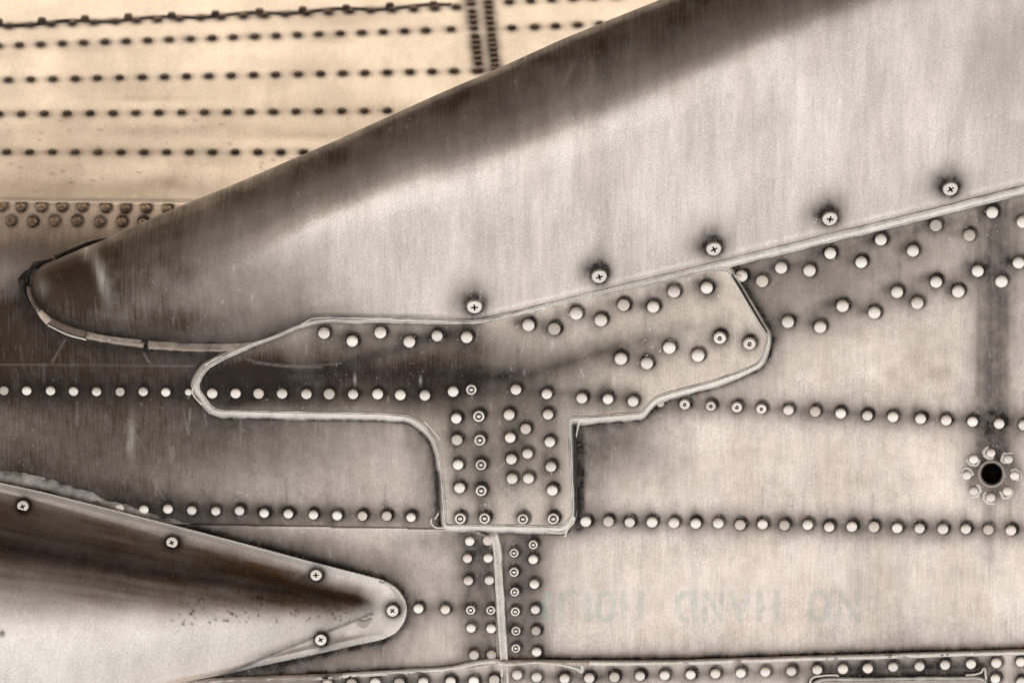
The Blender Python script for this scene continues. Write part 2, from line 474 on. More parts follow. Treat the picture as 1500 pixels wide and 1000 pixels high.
for x, y in [(858,763),(891,763),(922.5,764),(955,764),(987,765),(1019,766),(1052,765.5),(1084,768),(1117,767),(1149,768.5),(1183,768),(1214.4,771),(1247.5,770.5),(1280,771),(1314,772.5),(1346.7,773),(1381,774),(1414.5,774),(1447.6,775),(1480.6,776)]: SK.append((x, y, 7.9, 0))
for x, y in [(753,809),(753,837),(753.8,866),(754.5,894.8),(755.5,923),(755.5,948.6),(781,797)]: SK.append((x, y, 7.0, 1))
for x, y in [(781,818.6),(782.6,854.7),(784,892),(785,923),(786,954)]: SK.append((x, y, 7.2, 0))
for k in range(1, 7): SK.append((6 - 34 * k, 571.7, 7.0, 0)); SK.append((1499.5 + 38 * k, 622 + 2.6 * k, 7.9, 0)); SK.append((1480.6 + 33 * k, 776 + .8 * k, 7.9, 0)); SK.append((1498 + 40 * k, 302 + 18 - 10 * k, 9.0, 0)); SK.append((1491.7 + 40 * k, 384.7 - 10 * k, 9.0, 0))
LP = []                                      # on the lapped lower left panel and the skin above it
for x, y in [(175,743.5),(211,746),(246,745),(281,747),(316,748),(351,747.5),(387,751),(422.5,752),(459,753.5),(494,754.5),(531,755),(566.5,755),(602,757)]: SK.append((x, y, 7.2, 0))
for x, y in [(688,792),(714.4,791),(684.7,817),(715,816.6),(686,849.7),(716.8,849),(690,919),(719.4,919.8),(694.4,958.6),(719.8,958),(613,890.4),(652.3,891.8)]: LP.append((x, y, 7.2, 0))
for x, y in [(689.4,892.5),(718.8,892.8)]: LP.append((x, y, 7.0, 1))
for x, y in [(757.5,987.3),(786,990.6),(827,993),(863,992),(900,990.6),(937.5,989),(973.6,988),(550,999),(585,999),(620,998),(660,997),(694,996.6),(724,995),(515,1000),(480,1001),(1011.7,987),(1047.8,985.6),(1085,984.6),(1121,983),(1159,982),(1197,980),(1234.5,979),(1271,978),(1308,976),(1346.7,975),(1384,973),(1422,971.6),(1459,970),(1495,968.6),(1457.6,993),(1496,998)]: BS.append((x, y, 7.6, 0))
for x, y in [(2,303),(30,304),(60,304),(90,304),(120,304),(154,305),(183,306),(213,306),(244,307),(15,325),(47,326),(79,325),(112,325),(145,327),(178,326),(209,327),(240,327)]: FL.append((x, y, 7.2, 3))
for x in np.arange(10, 470, 33.45): BE.append((x, 222.3))
for k, x in enumerate(np.arange(-2, 590, 33.5)): BE.append((x, 166.7 - 5.2 * x / 570))
for x in np.arange(12.3, 735, 32.65): BE.append((x, 117 - 14.6 * x / 727))
for x in list(np.arange(-3, 640, 31.35)) + [660.5]: BE.append((x, 66.7 - 24 * x / 660))
for x in (750, 783, 814, 846.5, 878): BE.append((x, 40.5 - (x - 750) * .045))
for x in (746, 777, 808, 840, 870, 903): BE.append((x, 2.2 - (x - 746) * .05))
for x in np.arange(13, 670, 31.2): BE.append((x, 38.4 - 28 * x / 660))
for k, y in enumerate([-3,5,16.7,24.3,32,40.7,52.7,60.7,68.7,76.3,84.3,92.3,102.3]): BE.append((689.5 + y * .125, y))
for k, y in enumerate([-6,2.7,10,17.7,25.7,33.3,41.7,50.7,58.3,65.3,72.3,80,87.7,95.3,102]): BE.append((714.5 + y * .112, y))

# -- outlines
PLATE = rounded([(287,566,10),(298,540,14),(330,521,20),(437,478,26),(478,469,14),(700,471,8),(735,463,10),(1052,392,16),(1068,396,10),(1127,492,9),(1116,532,14),(1060,556,30),(962,582,10),(940,606,6),(836,614,3),(840,757,14),(826,773,8),(652,770,6),(646,700,30),(641,650,22),(609,611,22),(560,607,20),(312,603,14)], 8, 3)
FAIR_LO = [(46,417),(47,428),(50,437),(58,450),(70,461),(88,471),(108,479),(144,489),(198,496),(250,500),(300,503),(370,501),(410,487),(457,467),(480,466),(560,467.5),(700,470),(735,462.5),(800,447),(900,422),(1060,383),(1180,353),(1300,324),(1500,273),(1640,238),(1800,198)]
FAIR_UP = [(46,417),(47.5,408),(52,400),(59,392),(72,385),(90,377),(115,366),(157,349),(240,312),(326,277),(410,241),(500,202),(640,139),(733,99),(833,54),(967,0),(1100,-54),(1300,-135),(1500,-216),(1800,-337)]
BOT = [(-80,1003),(300,993),(400,989),(500,985),(640,979.5),(690,973),(735,966),(855,966),(1000,965.5),(1100,962),(1200,959),(1300,956),(1400,953),(1500,950),(1580,947.5)]
LAP = rounded([(-80,762,2),(430,770,30),(600,773,30),(694,775,12),(716,786,14),(723,806,14),(728,975,2),(-80,1010,2)], 6, 3)
CONE_TOP = [(-260,656),(-80,690),(0,706),(60,719),(180,749),(350,793),(462,823),(545,844)]
CONE = np.concatenate([catmull(CONE_TOP, 4), catmull([(545,844),(565,850),(582,861),(593,877),(596,893),(592,910),(580,926),(560,936),(520,945)], 3)[1:], catmull([(520,945),(440,963),(340,985),(250,1003),(100,1040),(-80,1090),(-260,1140)], 4)[1:]])

def axis_pts(lo, d0, d1, fine, hi, outer):
    a = np.arange(d0, d1 + .01, fine)
    l = np.linspace(lo, d0, outer, endpoint=False); r = np.linspace(d1, hi, outer + 1)[1:]
    return np.concatenate([l, a, r])

HOLE = (1452.6, 693.4)
fuselage = thing('fuselage', 'weathered bare metal fuselage side with long rows of domed rivets and faint stencilled words', 'aircraft fuselage')

def rivet_grime_shade(f, lst, soft=1.0):
    rnd = random.Random(3)
    for x, y, r, k in lst:
        if y < 490 and x > 740: f.blob(x - rnd.uniform(8, 16), y - rnd.uniform(1, 6), rnd.uniform(12, 18), 8, rnd.uniform(.25, .6))
        f.dot(x + 2.1, y - 2.4, r + 1.5, 1.7, rnd.uniform(.8, 1.0))  # offset dark crescent: the rivet's shadow painted in with its grime
        f.dot(x + rnd.uniform(-3, 1), y - rnd.uniform(0, 3), r * .6, rnd.uniform(7, 14), rnd.uniform(.35, .9) * soft)
        if rnd.random() < .35:
            xx = x + rnd.uniform(-5, 5); f.line([(xx, y), (xx + rnd.uniform(-2, 2), y - rnd.uniform(20, 70))], rnd.uniform(1.6, 3.4), rnd.uniform(.10, .28))
        if rnd.random() < .5:
            f.blob(x - rnd.uniform(2, 8), y - rnd.uniform(4, 14), 6, rnd.uniform(10, 20), rnd.uniform(.15, .35) * soft)

# ------------------------------------------------------------------ side panel
xs = axis_pts(-900, -14, 1514, 2.0, 2400, 10); ys = axis_pts(228, 230, 1012, 2.0, 2100, 10)
F = Field(xs, ys)
rivet_grime_shade(F, SK); rivet_grime_shade(F, FL, .3)
# long soft bands of grime along the rivet rows and the overlaps
row1 = [(0,572),(280,574)]; F.line(row1, 18, .5)
F.line([(960,590),(1120,598),(1300,609),(1510,622)], 15, .45)
F.line([(140,744),(350,748),(610,757)], 15, .5); F.line([(850,763),(1150,768),(1510,776)], 14, .46)
F.line([(1085,400),(1160,388),(1300,345),(1510,300)], 20, .5)
F.line([(1140,470),(1240,450),(1330,432),(1440,398),(1510,375)], 20, .36)
F.line(np.vstack([PLATE, PLATE[:1]]), 3.5, .9, r=8)
F.line(np.vstack([PLATE, PLATE[:1]]), 22, .42, r=6)
F.line([(846,625),(848,690),(847,770)], 4, .85, r=6); F.line([(850,618),(930,612),(965,590)], 16, .55)
F.line([(632,640),(640,700),(642,760)], 14, .45)
F.line([(1075,400),(1132,494)], 7, .6, r=4)
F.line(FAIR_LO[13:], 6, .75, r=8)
F.line(CONE[::4], 5, .95, r=4); F.line(CONE[::4], 32, .5)
F.line(BOT, 6, .95, r=2); F.line(BOT, 22, .30)
F.line([(738,785),(740,965)], 6, .6); F.line([(766,790),(770,960)], 18, .40)
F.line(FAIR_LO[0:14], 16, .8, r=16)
F.line([(-10,298),(300,300)], 4, .3)
# streak below and above the drain port
for dx in range(-23, 25, 2):
    a = .06 + .34 * random.random() * (1 if abs(dx) < 14 else .5)
    F.line([(1455 + dx, 300 + random.uniform(-20, 40)), (1454 + dx, 600), (1453 + dx, 685)], 2.6, a)
    if abs(dx) < 8: F.line([(1450 + dx, 730), (1447 + dx, 780 + random.uniform(0, 60))], 4, .10)
F.dot(HOLE[0], HOLE[1], 34, 9, .6)
F.blob(1455, 640, 34, 70, .65); F.blob(1462, 420, 34, 130, .45); F.blob(1450, 540, 26, 90, .4)
F.blob(890, 650, 60, 34, .45); F.blob(870, 690, 24, 60, .35); F.blob(615, 640, 26, 60, .3); F.blob(330, 625, 60, 14, .3)
F.blob(1300, 870, 60, 90, .10); F.blob(1380, 930, 60, 40, .12)
F.v *= .86 + .28 * fbm(F.X / 30, F.Y / 34, 14, 3)
SO = Field(xs, ys)
SO.blob(20, 520, 340, 90, .9); SO.blob(-20, 450, 150, 45, .8); SO.blob(100, 560, 300, 55, .6); SO.blob(0, 680, 300, 90, .66); SO.blob(400, 640, 190, 90, .34); SO.blob(260, 600, 260, 90, .35); SO.blob(560, 790, 200, 60, .22); SO.blob(900, 660, 90, 50, .3); SO.blob(1150, 430, 140, 60, .25, -14); SO.blob(780, 800, 60, 90, .2)
SO.blob(150, 730, 220, 40, .6, 12); SO.blob(400, 790, 230, 40, .55, 14); SO.blob(480, 850, 120, 30, .4, 20)
SO.blob(1240, 400, 200, 40, .36, -14)
SO.blob(260, 650, 160, 60, .4); SO.blob(1480, 400, 60, 120, .18); SO.blob(760, 870, 50, 100, .25)
SO.v = np.clip(SO.v, 0, .97)
SO.v *= .88 + .22 * fbm(F.X / 60, F.Y / 75, 31, 4)
WE = Field(xs, ys)
WE.blob(193, 640, 5, 30, .5); WE.blob(188, 655, 3, 12, .4); WE.blob(1400, 940, 5, 14, .45); WE.blob(1190, 925, 4, 16, .35)
rr = random.Random(5)
for _ in range(150):
    x, y = rr.uniform(20, 1490), rr.uniform(480, 940); l = rr.uniform(6, 40); a = R(rr.choice((80, 90, 95, 60, 120, rr.uniform(0, 180))))
    WE.line([(x, y), (x + l * math.cos(a), y + l * math.sin(a))], 1.0, rr.uniform(.10, .40))
WE.line(catmull([(1285,472),(1297,476),(1304,485),(1309,500)], 3), 1.2, .7)
WE.line(catmull([(1240,700),(1280,722),(1310,729),(1340,720),(1365,695),(1376,666)], 4), 1.0, .3)
WE.line([(1383,836),(1385,850),(1381,863)], 1.2, .6)
WE.line([(-10,534),(150,535),(285,536)], .9, .2)
WE.line([(430,770.5),(520,772),(640,774)], 1.2, .4)
# inverted faded stencil letters NO HAND HOLD (upside down as in the photograph)
PT = Field(xs, ys)
def stroke(pts, wd=3.6): PT.line(pts, 1.0, .9, 'max', wd)
def glyph(ch, x0, x1, y0=868, y1=907):
    # drawn already turned by 180 degrees; stencil bridges left open
    xm, ym = (x0 + x1) / 2, (y0 + y1) / 2
    if ch == 'D':
        stroke([(x1, y0), (x1, y1)]); stroke(catmull([(x0 + 13, y0), (x0 + 5, y0 + 4), (x0, y0 + 13), (x0 + 1, y1 - 12), (x0 + 6, y1 - 2), (x0 + 11, y1)], 3))
    elif ch == 'L': stroke([(x1, y0), (x1, y1)]); stroke([(x0, y0), (x0 + 12, y0)], 3)
    elif ch == 'O':
        stroke(catmull([(xm - 4, y0), (x0 + 2, y0 + 6), (x0, ym), (x0 + 2, y1 - 6), (xm - 4, y1)], 3)); stroke(catmull([(xm + 4, y0), (x1 - 2, y0 + 6), (x1, ym), (x1 - 2, y1 - 6), (xm + 4, y1)], 3))
    elif ch == 'H':
        stroke([(x0, y0), (x0, y1)]); stroke([(x1, y0), (x1, y1)]); stroke([(x0, ym + 2), (x0 + 6, ym + 2)], 2.4); stroke([(x1 - 6, ym + 2), (x1, ym + 2)], 2.4)
    elif ch == 'N':
        stroke([(x0, y1), (x0, ym + 4)], 3); stroke([(x0, y0), (x0 + 6, y0 + 8), (x1, y1)]); stroke([(x1, y0), (x1, ym - 4)], 3)
    elif ch == 'A':
        stroke([(x0, y0), (xm, y1)]); stroke([(x1, y0), (xm + 4, y1 - 14)]); stroke([(xm + 2, y0 + 12), (x1 - 6, y0 + 12)], 2.2)
for ch, x0, x1 in (('D',797,822),('L',835,861),('O',876,899),('H',914,939),('D',993,1018),('N',1033,1057),('A',1072,1097),('H',1112,1138),('O',1187,1213),('N',1230,1256)):
    glyph(ch, x0, x1)
rim_top = [(-900, 294), (0, 295.5), (280, 298.5), (600, 300), (1000, 300), (1200, 262), (1500, 236), (2400, 234)]
panel_poly = np.array(rim_top + [(2400, 2100), (-900, 2100)], float)
side = sheet('side_panel', xs, ys, h_skin, M['skin'], fuselage, panel_poly, [(HOLE[0], HOLE[1], 15)], {'dirt': F.v, 'soot': SO.v, 'wear': WE.v, 'paint': PT.v}, drop=5)

# ------------------------------------------------------------------ lapped lower left panel, bottom strip
xs2 = axis_pts(-80, -14, 740, 2.0, 742, 3); ys2 = np.arange(758, 1014, 2.0)
F2 = Field(xs2, ys2)
rivet_grime_shade(F2, LP)
F2.line(CONE[::4], 5, .95, r=4); F2.line(CONE[::4], 30, .5); F2.line(BOT, 6, .95, r=2); F2.line(BOT, 20, .35)
F2.line([(702,785),(706,960)], 20, .42); F2.line([(735,800),(738,965)], 7, .8, r=5); F2.line([(590,790),(700,800)], 20, .3); F2.line([(600,890),(700,892)], 12, .3)
F2.line([(655,778),(720,784)], 10, .5)
F2.v *= .80 + .4 * fbm(F2.X / 30, F2.Y / 34, 15, 3)
S2 = Field(xs2, ys2)
S2.blob(120, 790, 300, 60, .75, 12); S2.blob(420, 810, 200, 40, .55, 14); S2.blob(520, 850, 90, 36, .35, 25); S2.blob(420, 975, 150, 14, .4, -8); S2.blob(690, 860, 60, 110, .25)
S2.v *= .75 + .5 * fbm(F2.X / 50, F2.Y / 60, 32, 4)
W2 = Field(xs2, ys2)
for _ in range(26):
    x, y = rr.uniform(300, 700), rr.uniform(790, 960); l = rr.uniform(6, 26)
    W2.line([(x, y), (x + rr.uniform(-2, 2), y + l)], 1.0, rr.uniform(.15, .4))
W2.line(LAP[(LAP[:, 1] < 800) & (LAP[:, 0] > 380)], 1.6, .9, r=1.0)
lap = sheet('lapped_panel', xs2, ys2, lambda x, y: h_skin(x, y) + 3.0, M['skin'], fuselage, LAP, (), {'dirt': F2.v, 'soot': S2.v, 'wear': W2.v}, drop=6)

xs3 = axis_pts(-80, -14, 1514, 2.0, 1580, 4); ys3 = np.concatenate([np.arange(944, 1012, 2.0), np.linspace(1014, 1240, 8)])
F3 = Field(xs3, ys3)
rivet_grime_shade(F3, BS)
BOTs = catmull(BOT, 5)
ACC = rounded([(1190,1240,2),(1189,1003,8),(1206,996,8),(1432,993,6),(1444,997,5),(1447,1240,2)], 5, 3)
F3.line(np.vstack([ACC, ACC[:1]]), 7, .9, r=4); F3.line([(1200,981),(1440,974)], 15, .9); F3.line([(1188,998),(1204,989),(1434,986),(1442,982)], 2.6, 1.0, r=1.5); F3.line([(480,1000),(720,996)], 12, .5); F3.line([(750,992),(1000,989),(1200,981)], 9, .35)  # includes a painted shadow line along the small plate's top edge
F3.v *= .80 + .4 * fbm(F3.X / 30, F3.Y / 34, 16, 3)
S3 = Field(xs3, ys3); S3.blob(380, 1000, 200, 14, .6); S3.blob(1300, 980, 140, 20, .3)
strip_poly = np.concatenate([BOTs, [(1580, 1240), (-80, 1240)]])
strip = sheet('bottom_strip', xs3, ys3, lambda x, y: h_skin(x, y) + 5.5 + 2.5 * np.exp(-((y - interp(BOT, x) - 5) / 5) ** 2), M['skin'], fuselage, strip_poly, (), {'dirt': F3.v, 'soot': S3.v, 'wear': S3.v * 0}, drop=9)

# ------------------------------------------------------------------ belly panel (turns away underneath)
xsb = axis_pts(-900, -14, 1010, 3.0, 2400, 10); ysb = np.concatenate([np.linspace(-900, -24, 16), np.arange(-20, 322, 2.5)])
FB = Field(xsb, ysb)
rb = random.Random(9)
for x, y in BE:
    if y < -20: continue
    FB.blob(x, y + 1.2, 8, 4.2, 1.0); FB.blob(x + rb.uniform(-2, 2), y + 1, 13, 6, .3)
FB.line([(-20, 291), (300, 294)], 2.5, .5)
for a, b in (((0,37),(660,7)),): FB.line([a, (330, 22), b], 1.6, .75)
for _ in range(60):
    FB.blob(rb.uniform(0, 450), rb.uniform(170, 288), rb.uniform(1.5, 5), rb.uniform(.8, 2.2), rb.uniform(.15, .55))
FB.v *= .8 + .4 * fbm(FB.X / 20, FB.Y / 12, 17, 3)
WB = Field(xsb, ysb)
SB = Field(xsb, ysb)
SB.line([(0, 222), (460, 222)], 10, .22); SB.line([(0, 166), (590, 161)], 10, .22); SB.blob(150, 278, 300, 20, .38); SB.blob(300, 190, 260, 12, .15); SB.blob(40, 260, 120, 40, .18)
SB.blob(250, 130, 300, 14, .12); SB.blob(200, 190, 300, 16, .14); SB.blob(60, 215, 140, 40, .12)
for _ in range(16):
    x, y = rb.uniform(-20, 650), rb.uniform(0, 280); SB.blob(x, y, rb.uniform(30, 90), rb.uniform(5, 14), rb.uniform(.08, .22))
for _ in range(12):
    x = rb.uniform(0, 560); WB.blob(x, rb.uniform(30, 230), rb.uniform(2, 6), rb.uniform(20, 50), rb.uniform(.12, .35), rb.uniform(-4, 8))
SB.v = SB.v + .14 * fbm(SB.X / 70, SB.Y / 25, 37, 4)
SB.v *= .6 + .7 * fbm(SB.X / 50, SB.Y / 18, 33, 4)
WB.blob(148, 140, 7, 28, .5, 6); WB.blob(180, 120, 5, 30, .45, 5); WB.blob(352, 110, 4, 40, .4); WB.blob(100, 98, 22, 5, .3); WB.blob(350, 180, 4, 30, .2)
belly = sheet('belly_panel', xsb, ysb, h_belly, M['belly'], fuselage, None, (), {'dirt': FB.v, 'soot': SB.v, 'wear': WB.v})

# hull behind the panels: a closed shell that throws the shade
def hull_ring():
    out = []
    for y, h in [(7400,-1800),(7250,-1250),(6700,-760),(5600,-420),(3200,-250),(2000,-165),(1000,-98),(430,-62),(340,-95),(270,-190),(100,-490),(-100,-840),(-300,-1250),(-420,-1750),(-440,-2300),(-300,-2900),(100,-3500),(700,-3900),(2000,-4000),(4000,-3900),(6900,-3200),(7400,-2300)]:
        out.append((0, -h * S, (y - 500) * S))
    return np.array(out)
hr = hull_ring(); n = len(hr)
co = np.concatenate([hr + (-3.2, 0, 0), hr + (3.2, 0, 0)])
i = np.arange(n); j = (i + 1) % n
q = np.stack([i, j, j + n, i + n], -1)
hull = mesh_obj('hull_shell', co, [q], M['hull'], fuselage, smooth=True)
caps = [list(range(n))[::-1], list(range(n, 2 * n))]
bm = bmesh.new(); bm.from_mesh(hull.data); bm.verts.ensure_lookup_table()
for c in caps: bm.faces.new([bm.verts[k] for k in c])
bm.normal_update(); bm.to_mesh(hull.data); bm.free()

# ------------------------------------------------------------------ fasteners
def lathe(name, prof, seg, mats, fm=None):
    vs, fs, mi = [], [], []
    for k, (r, z) in enumerate(prof[:-1]):
        for a in range(seg):
            t = 2 * math.pi * a / seg
            vs.append((r * math.cos(t), r * math.sin(t), z))
    top = len(vs); vs.append((0, 0, prof[-1][1]))
    for k in range(len(prof) - 2):
        for a in range(seg):
            b = (a + 1) % seg
            fs.append((k * seg + a, k * seg + b, (k + 1) * seg + b, (k + 1) * seg + a)); mi.append(fm[k] if fm else 0)
    k = len(prof) - 2
    for a in range(seg):
        fs.append((k * seg + a, k * seg + (a + 1) % seg, top)); mi.append(fm[k] if fm else 0)
    me = bpy.data.meshes.new(name); me.from_pydata(vs, [], fs)
    for m in mats: me.materials.append(m)
    me.polygons.foreach_set('material_index', mi)
    me.polygons.foreach_set('use_smooth', [True] * len(fs))
    me.update(); return me
DOME = [(1.0, -.3), (1.0, .26), (.95, .38), (.86, .44), (.45, .495), (0, .51)]
ME = {
    0: lathe('rivet', DOME, 18, [M['rivet']]),
    1: lathe('blind_rivet', [(1.0, -.3), (1.0, .18), (.94, .36), (.80, .44), (.58, .45), (.54, .25), (.40, .25), (.37, .46), (0, .47)], 18, [M['rivet'], M['dark']], [0, 0, 0, 0, 1, 1, 1, 0]),
    2: lathe('dimpled_rivet', [(1.0, -.3), (1.0, .16), (.95, .34), (.78, .45), (.30, .48), (.26, .38), (.14, .38), (.12, .47), (0, .47)], 18, [M['rivet'], M['dark']], [0, 0, 0, 0, 1, 1, 1, 0]),
    5: lathe('worn_rivet', DOME, 18, [M['rivet_worn']]),
    3: lathe('grimy_rivet', [(1.0, -.3), (1.0, .12), (.92, .36), (.66, .55), (.3, .6), (.24, .52), (0, .5)], 18, [M['rivet_dirty']]),
    4: lathe('belly_rivet', [(1.0, -.3), (1.0, .1), (.9, .36), (.6, .52), (0, .6)], 14, [M['rivet_black']]),
}
NM = {0: 'rivet', 1: 'blind_rivet', 2: 'dimpled_rivet', 3: 'rivet', 4: 'rivet'}
def frame(px, py, h, nrm, r, rot=0.0):
    p = W(np.float64(px), np.float64(py), np.float64(h))
    z = Vector(nrm).normalized()
    return Matrix.Translation(Vector(p)) @ z.to_track_quat('Z', 'Y').to_matrix().to_4x4() @ Matrix.Rotation(rot, 4, 'Z') @ Matrix.Scale(r * S, 4)
def hnorm(hf, x, y):
    e = 4.0
    a = np.array([x - e, x + e, x, x]); b = np.array([y, y, y - e, y + e]); h = hf(a, b)
    return ((h[1] - h[0]) / (2 * e), -1.0, -(h[3] - h[2]) / (2 * e) + TILT)
def fasten(lst, hf, parent):
    for x, y, r, k in lst:
        o = bpy.data.objects.new(NM[k], ME[5 if k == 0 and random.random() < .14 else k]); link(o, parent)
        h = float(hf(np.array([x]), np.array([y]))[0])
        nn = hnorm(hf, x, y); nn = (nn[0] + random.uniform(-.07, .07), nn[1], nn[2] + random.uniform(-.05, .07))
        o.matrix_world = frame(x, y, h, nn, r * random.uniform(.97, 1.04), random.uniform(0, 6))
fasten(SK, h_skin, side)
fasten(FL, h_skin, side)
fasten(LP, lambda x, y: h_skin(x, y) + 3, lap)
fasten(BS, lambda x, y: h_skin(x, y) + 5.5, strip)
fasten([(x, y, 6.6 if not (680 < x < 735 and y < 108) else 6.0, 4) for x, y in BE], h_belly, belly)
# half buried rivet beside the cone fairing
fasten([(141.6, 739, 6.5, 3)], h_skin, side)

# (the belly rows go on a little past the frame too)
fasten([(x0 - dx * k, y0, 6.6, 4) for x0, y0, dx in ((10, 222.3, 33.45), (-2, 166.9, 33.5), (12.3, 117.2, 32.65), (-3, 67, 31.35)) for k in range(1, 7)], h_belly, belly)
fasten([(x0 - 31 * k, y0, 7.2, 3) for x0, y0 in ((2, 303), (15, 325)) for k in range(1, 7)], h_skin, side)
# seam strip with clips across the belly (far, out of focus)
def belly_pt(x): return 37 - 30 * x / 665 + 2.0 * math.sin(x / 21.0)
bead('belly_seam', [(x, belly_pt(x)) for x in np.arange(-20, 668, 6)], M['rubber'], belly, [(-2.2, 0), (-1.2, 2), (1.2, 2), (2.2, 0)], .2, 4, dirt_shade=[.8] * 4, hfun=h_belly)
cv = bmesh.new()
bmesh.ops.create_cube(cv, size=1.0)
for v in cv.verts:
    if v.co.z > 0: v.co.x *= .72; v.co.y *= .7
bmesh.ops.bevel(cv, geom=cv.edges[:], offset=.12, segments=1, affect='EDGES')
cme = bpy.data.meshes.new('clip'); cv.to_mesh(cme); cv.free(); cme.materials.append(M['rivet_black'])
for x, y in [(-2,31.7),(61.3,30),(124.3,27),(187.7,24.3),(251.3,22.5),(315.3,20),(380,16.6),(443.3,14),(507,11.5),(571,8.2),(635,6)]:
    o = link(bpy.data.objects.new('clip', cme), belly)
    h = float(h_belly(np.array([x]), np.array([y]))[0])
    o.matrix_world = frame(x, y, h + 3, hnorm(h_belly, x, y), 1.0) @ Matrix.Diagonal((15, 13, 9, 1))

# drain port with its ring of rivets
port = mesh_obj('drain_port', *(lambda: (
    lambda P: (P[0], [P[1]]))( (lambda ang, rings: (
        np.concatenate([W(HOLE[0] + r * np.cos(ang), HOLE[1] + r * np.sin(ang), np.full(len(ang), h)) for r, h in rings]),
        np.concatenate([np.stack([k * len(ang) + np.arange(len(ang)), k * len(ang) + (np.arange(len(ang)) + 1) % len(ang), (k + 1) * len(ang) + (np.arange(len(ang)) + 1) % len(ang), (k + 1) * len(ang) + np.arange(len(ang))], -1) for k in range(len(rings) - 1)])))
    (np.linspace(0, 2 * np.pi, 40, endpoint=False), [(21, .5), (20, 3.4), (18.2, 4.2), (17, 3.6), (16.2, -2), (14.6, -5), (14.2, -50), (.5, -52)])))(), [M['hull'], M['dark']], fuselage,
    fmat=[0] * 160 + [1] * 120)
PR = [(1426,672),(1451.3,662.8),(1476.6,672),(1416,695.5),(1486,696),(1426,718.5),(1475.6,718.5),(1451,728)]
fasten([(x, y, 6.9, 0) for x, y in PR], lambda x, y: h_skin(x, y) + .8, port)
for k, (x, y) in enumerate(PR):     # torn sealant left round the rivets
    a = [(x + 9.5 * math.cos(t) + random.uniform(-1.5, 1.5), y + 9.5 * math.sin(t) + random.uniform(-1.5, 1.5)) for t in np.linspace(k, k + 3.4, 9)]
    bead('sealant_crumb', catmull(a, 2), M['sealant'], port, [(-2.4, 0), (-1, 1.6), (1, 1.6), (2.4, 0)], .4, k, dirt_shade=[.4, .1, .1, .5], hfun=lambda x, y: h_skin(x, y))

# ------------------------------------------------------------------ T shaped plate
plate = thing('reinforcement_plate', 'T-shaped riveted metal plate with a pale sealant edge in the middle of the fuselage side', 'plate')
TH = 7.5
xs4 = np.arange(280, 1136, 1.6); ys4 = np.arange(380, 780, 1.6)
F4 = Field(xs4, ys4)
rivet_grime_shade(F4, PL, 1.1)
F4.line([(300,576),(640,578)], 13, .5); F4.line([(660,573),(800,574),(930,586)], 13, .4)
F4.line([(300,545),(480,545),(640,548),(740,551)], 16, .62); [F4.line([a, b], 12, m) for a, b, m in (((700,551),(775,551),.5),((760,552),(830,532),.5),((815,536),(885,514),.42),((880,514),(950,497),.34),((945,498),(1010,480),.24),((1005,482),(1075,461),.14))]
F4.line([(640,548),(720,555),(760,552)], 14, .3)
F4.line([(670,600),(673,720)], 14, .35); F4.line([(703,600),(706,760)], 14, .3); F4.line([(748,600),(752,710)], 16, .35); F4.line([(803,600),(810,760)], 14, .3)
F4.line([(470,490),(690,493)], 14, .45); F4.line([(770,472),(850,466),(1040,420)], 12, .18); F4.line([(905,525),(1060,495)], 14, .22)
F4.line(PLATE[(PLATE[:, 1] < 600) & (PLATE[:, 0] < 700)], 5, .5, r=4)
F4.blob(680, 495, 20, 26, .35)
F4.v *= .86 + .28 * fbm(F4.X / 26, F4.Y / 36, 18, 3)
S4 = Field(xs4, ys4)
S4.blob(330, 550, 200, 60, .92); S4.blob(720, 560, 160, 60, .3); S4.blob(520, 545, 200, 50, .65); S4.blob(460, 590, 180, 18, .35); S4.blob(600, 510, 160, 40, .35); S4.blob(740, 640, 120, 110, .36); S4.blob(870, 520, 110, 26, .4, -20); S4.blob(640, 560, 120, 40, .35); S4.blob(690, 500, 40, 40, .3)
S4.v *= .72 + .55 * fbm(F4.X / 50, F4.Y / 60, 34, 4)
W4 = Field(xs4, ys4)
for _ in range(60):
    x, y = rr.uniform(320, 1090), rr.uniform(480, 760); l = rr.uniform(5, 22); a = R(rr.choice((88, 92, 100, 70, rr.uniform(0, 180))))
    W4.line([(x, y), (x + l * math.cos(a), y + l * math.sin(a))], .9, rr.uniform(.2, .6))
W4.line(catmull([(360,526),(400,533),(450,536),(500,532)], 4), .9, .22); W4.line(catmull([(370,531),(420,537),(470,538)], 4), .8, .3)
W4.blob(810, 504, 4, 8, .6); W4.blob(520, 555, 2, 8, .6); W4.blob(616, 557, 2, 6, .6)
def h_plate(x, y): return wav(x, y) * .8 + TH + 1.6 * (fbm(x / 130, y / 110, 41, 2) - .5)
pl = sheet('plate_sheet', xs4, ys4, h_plate, M['plate'], plate, PLATE, (), {'dirt': F4.v, 'soot': S4.v, 'wear': W4.v}, drop=8)
fasten(PL, h_plate, plate)
# the sealant edge all round it: ragged, two ridges, pale on top and grimy at its foot
nP = len(PLATE)
EDGE = [(-10.0, -TH * 1.1), (-9.2, -6.4), (-7.8, -4.8), (-4.4, -1.6), (-1.4, 1.6), (.2, 2.4), (1.2, .9), (2.0, 2.0), (3.0, 1.2), (4.0, -.3)]
def ccw(p):
    x, y = p[:, 0], p[:, 1]
    return (x * np.roll(y, -1) - y * np.roll(x, -1)).sum()
P2 = PLATE if ccw(PLATE) < 0 else PLATE[::-1]
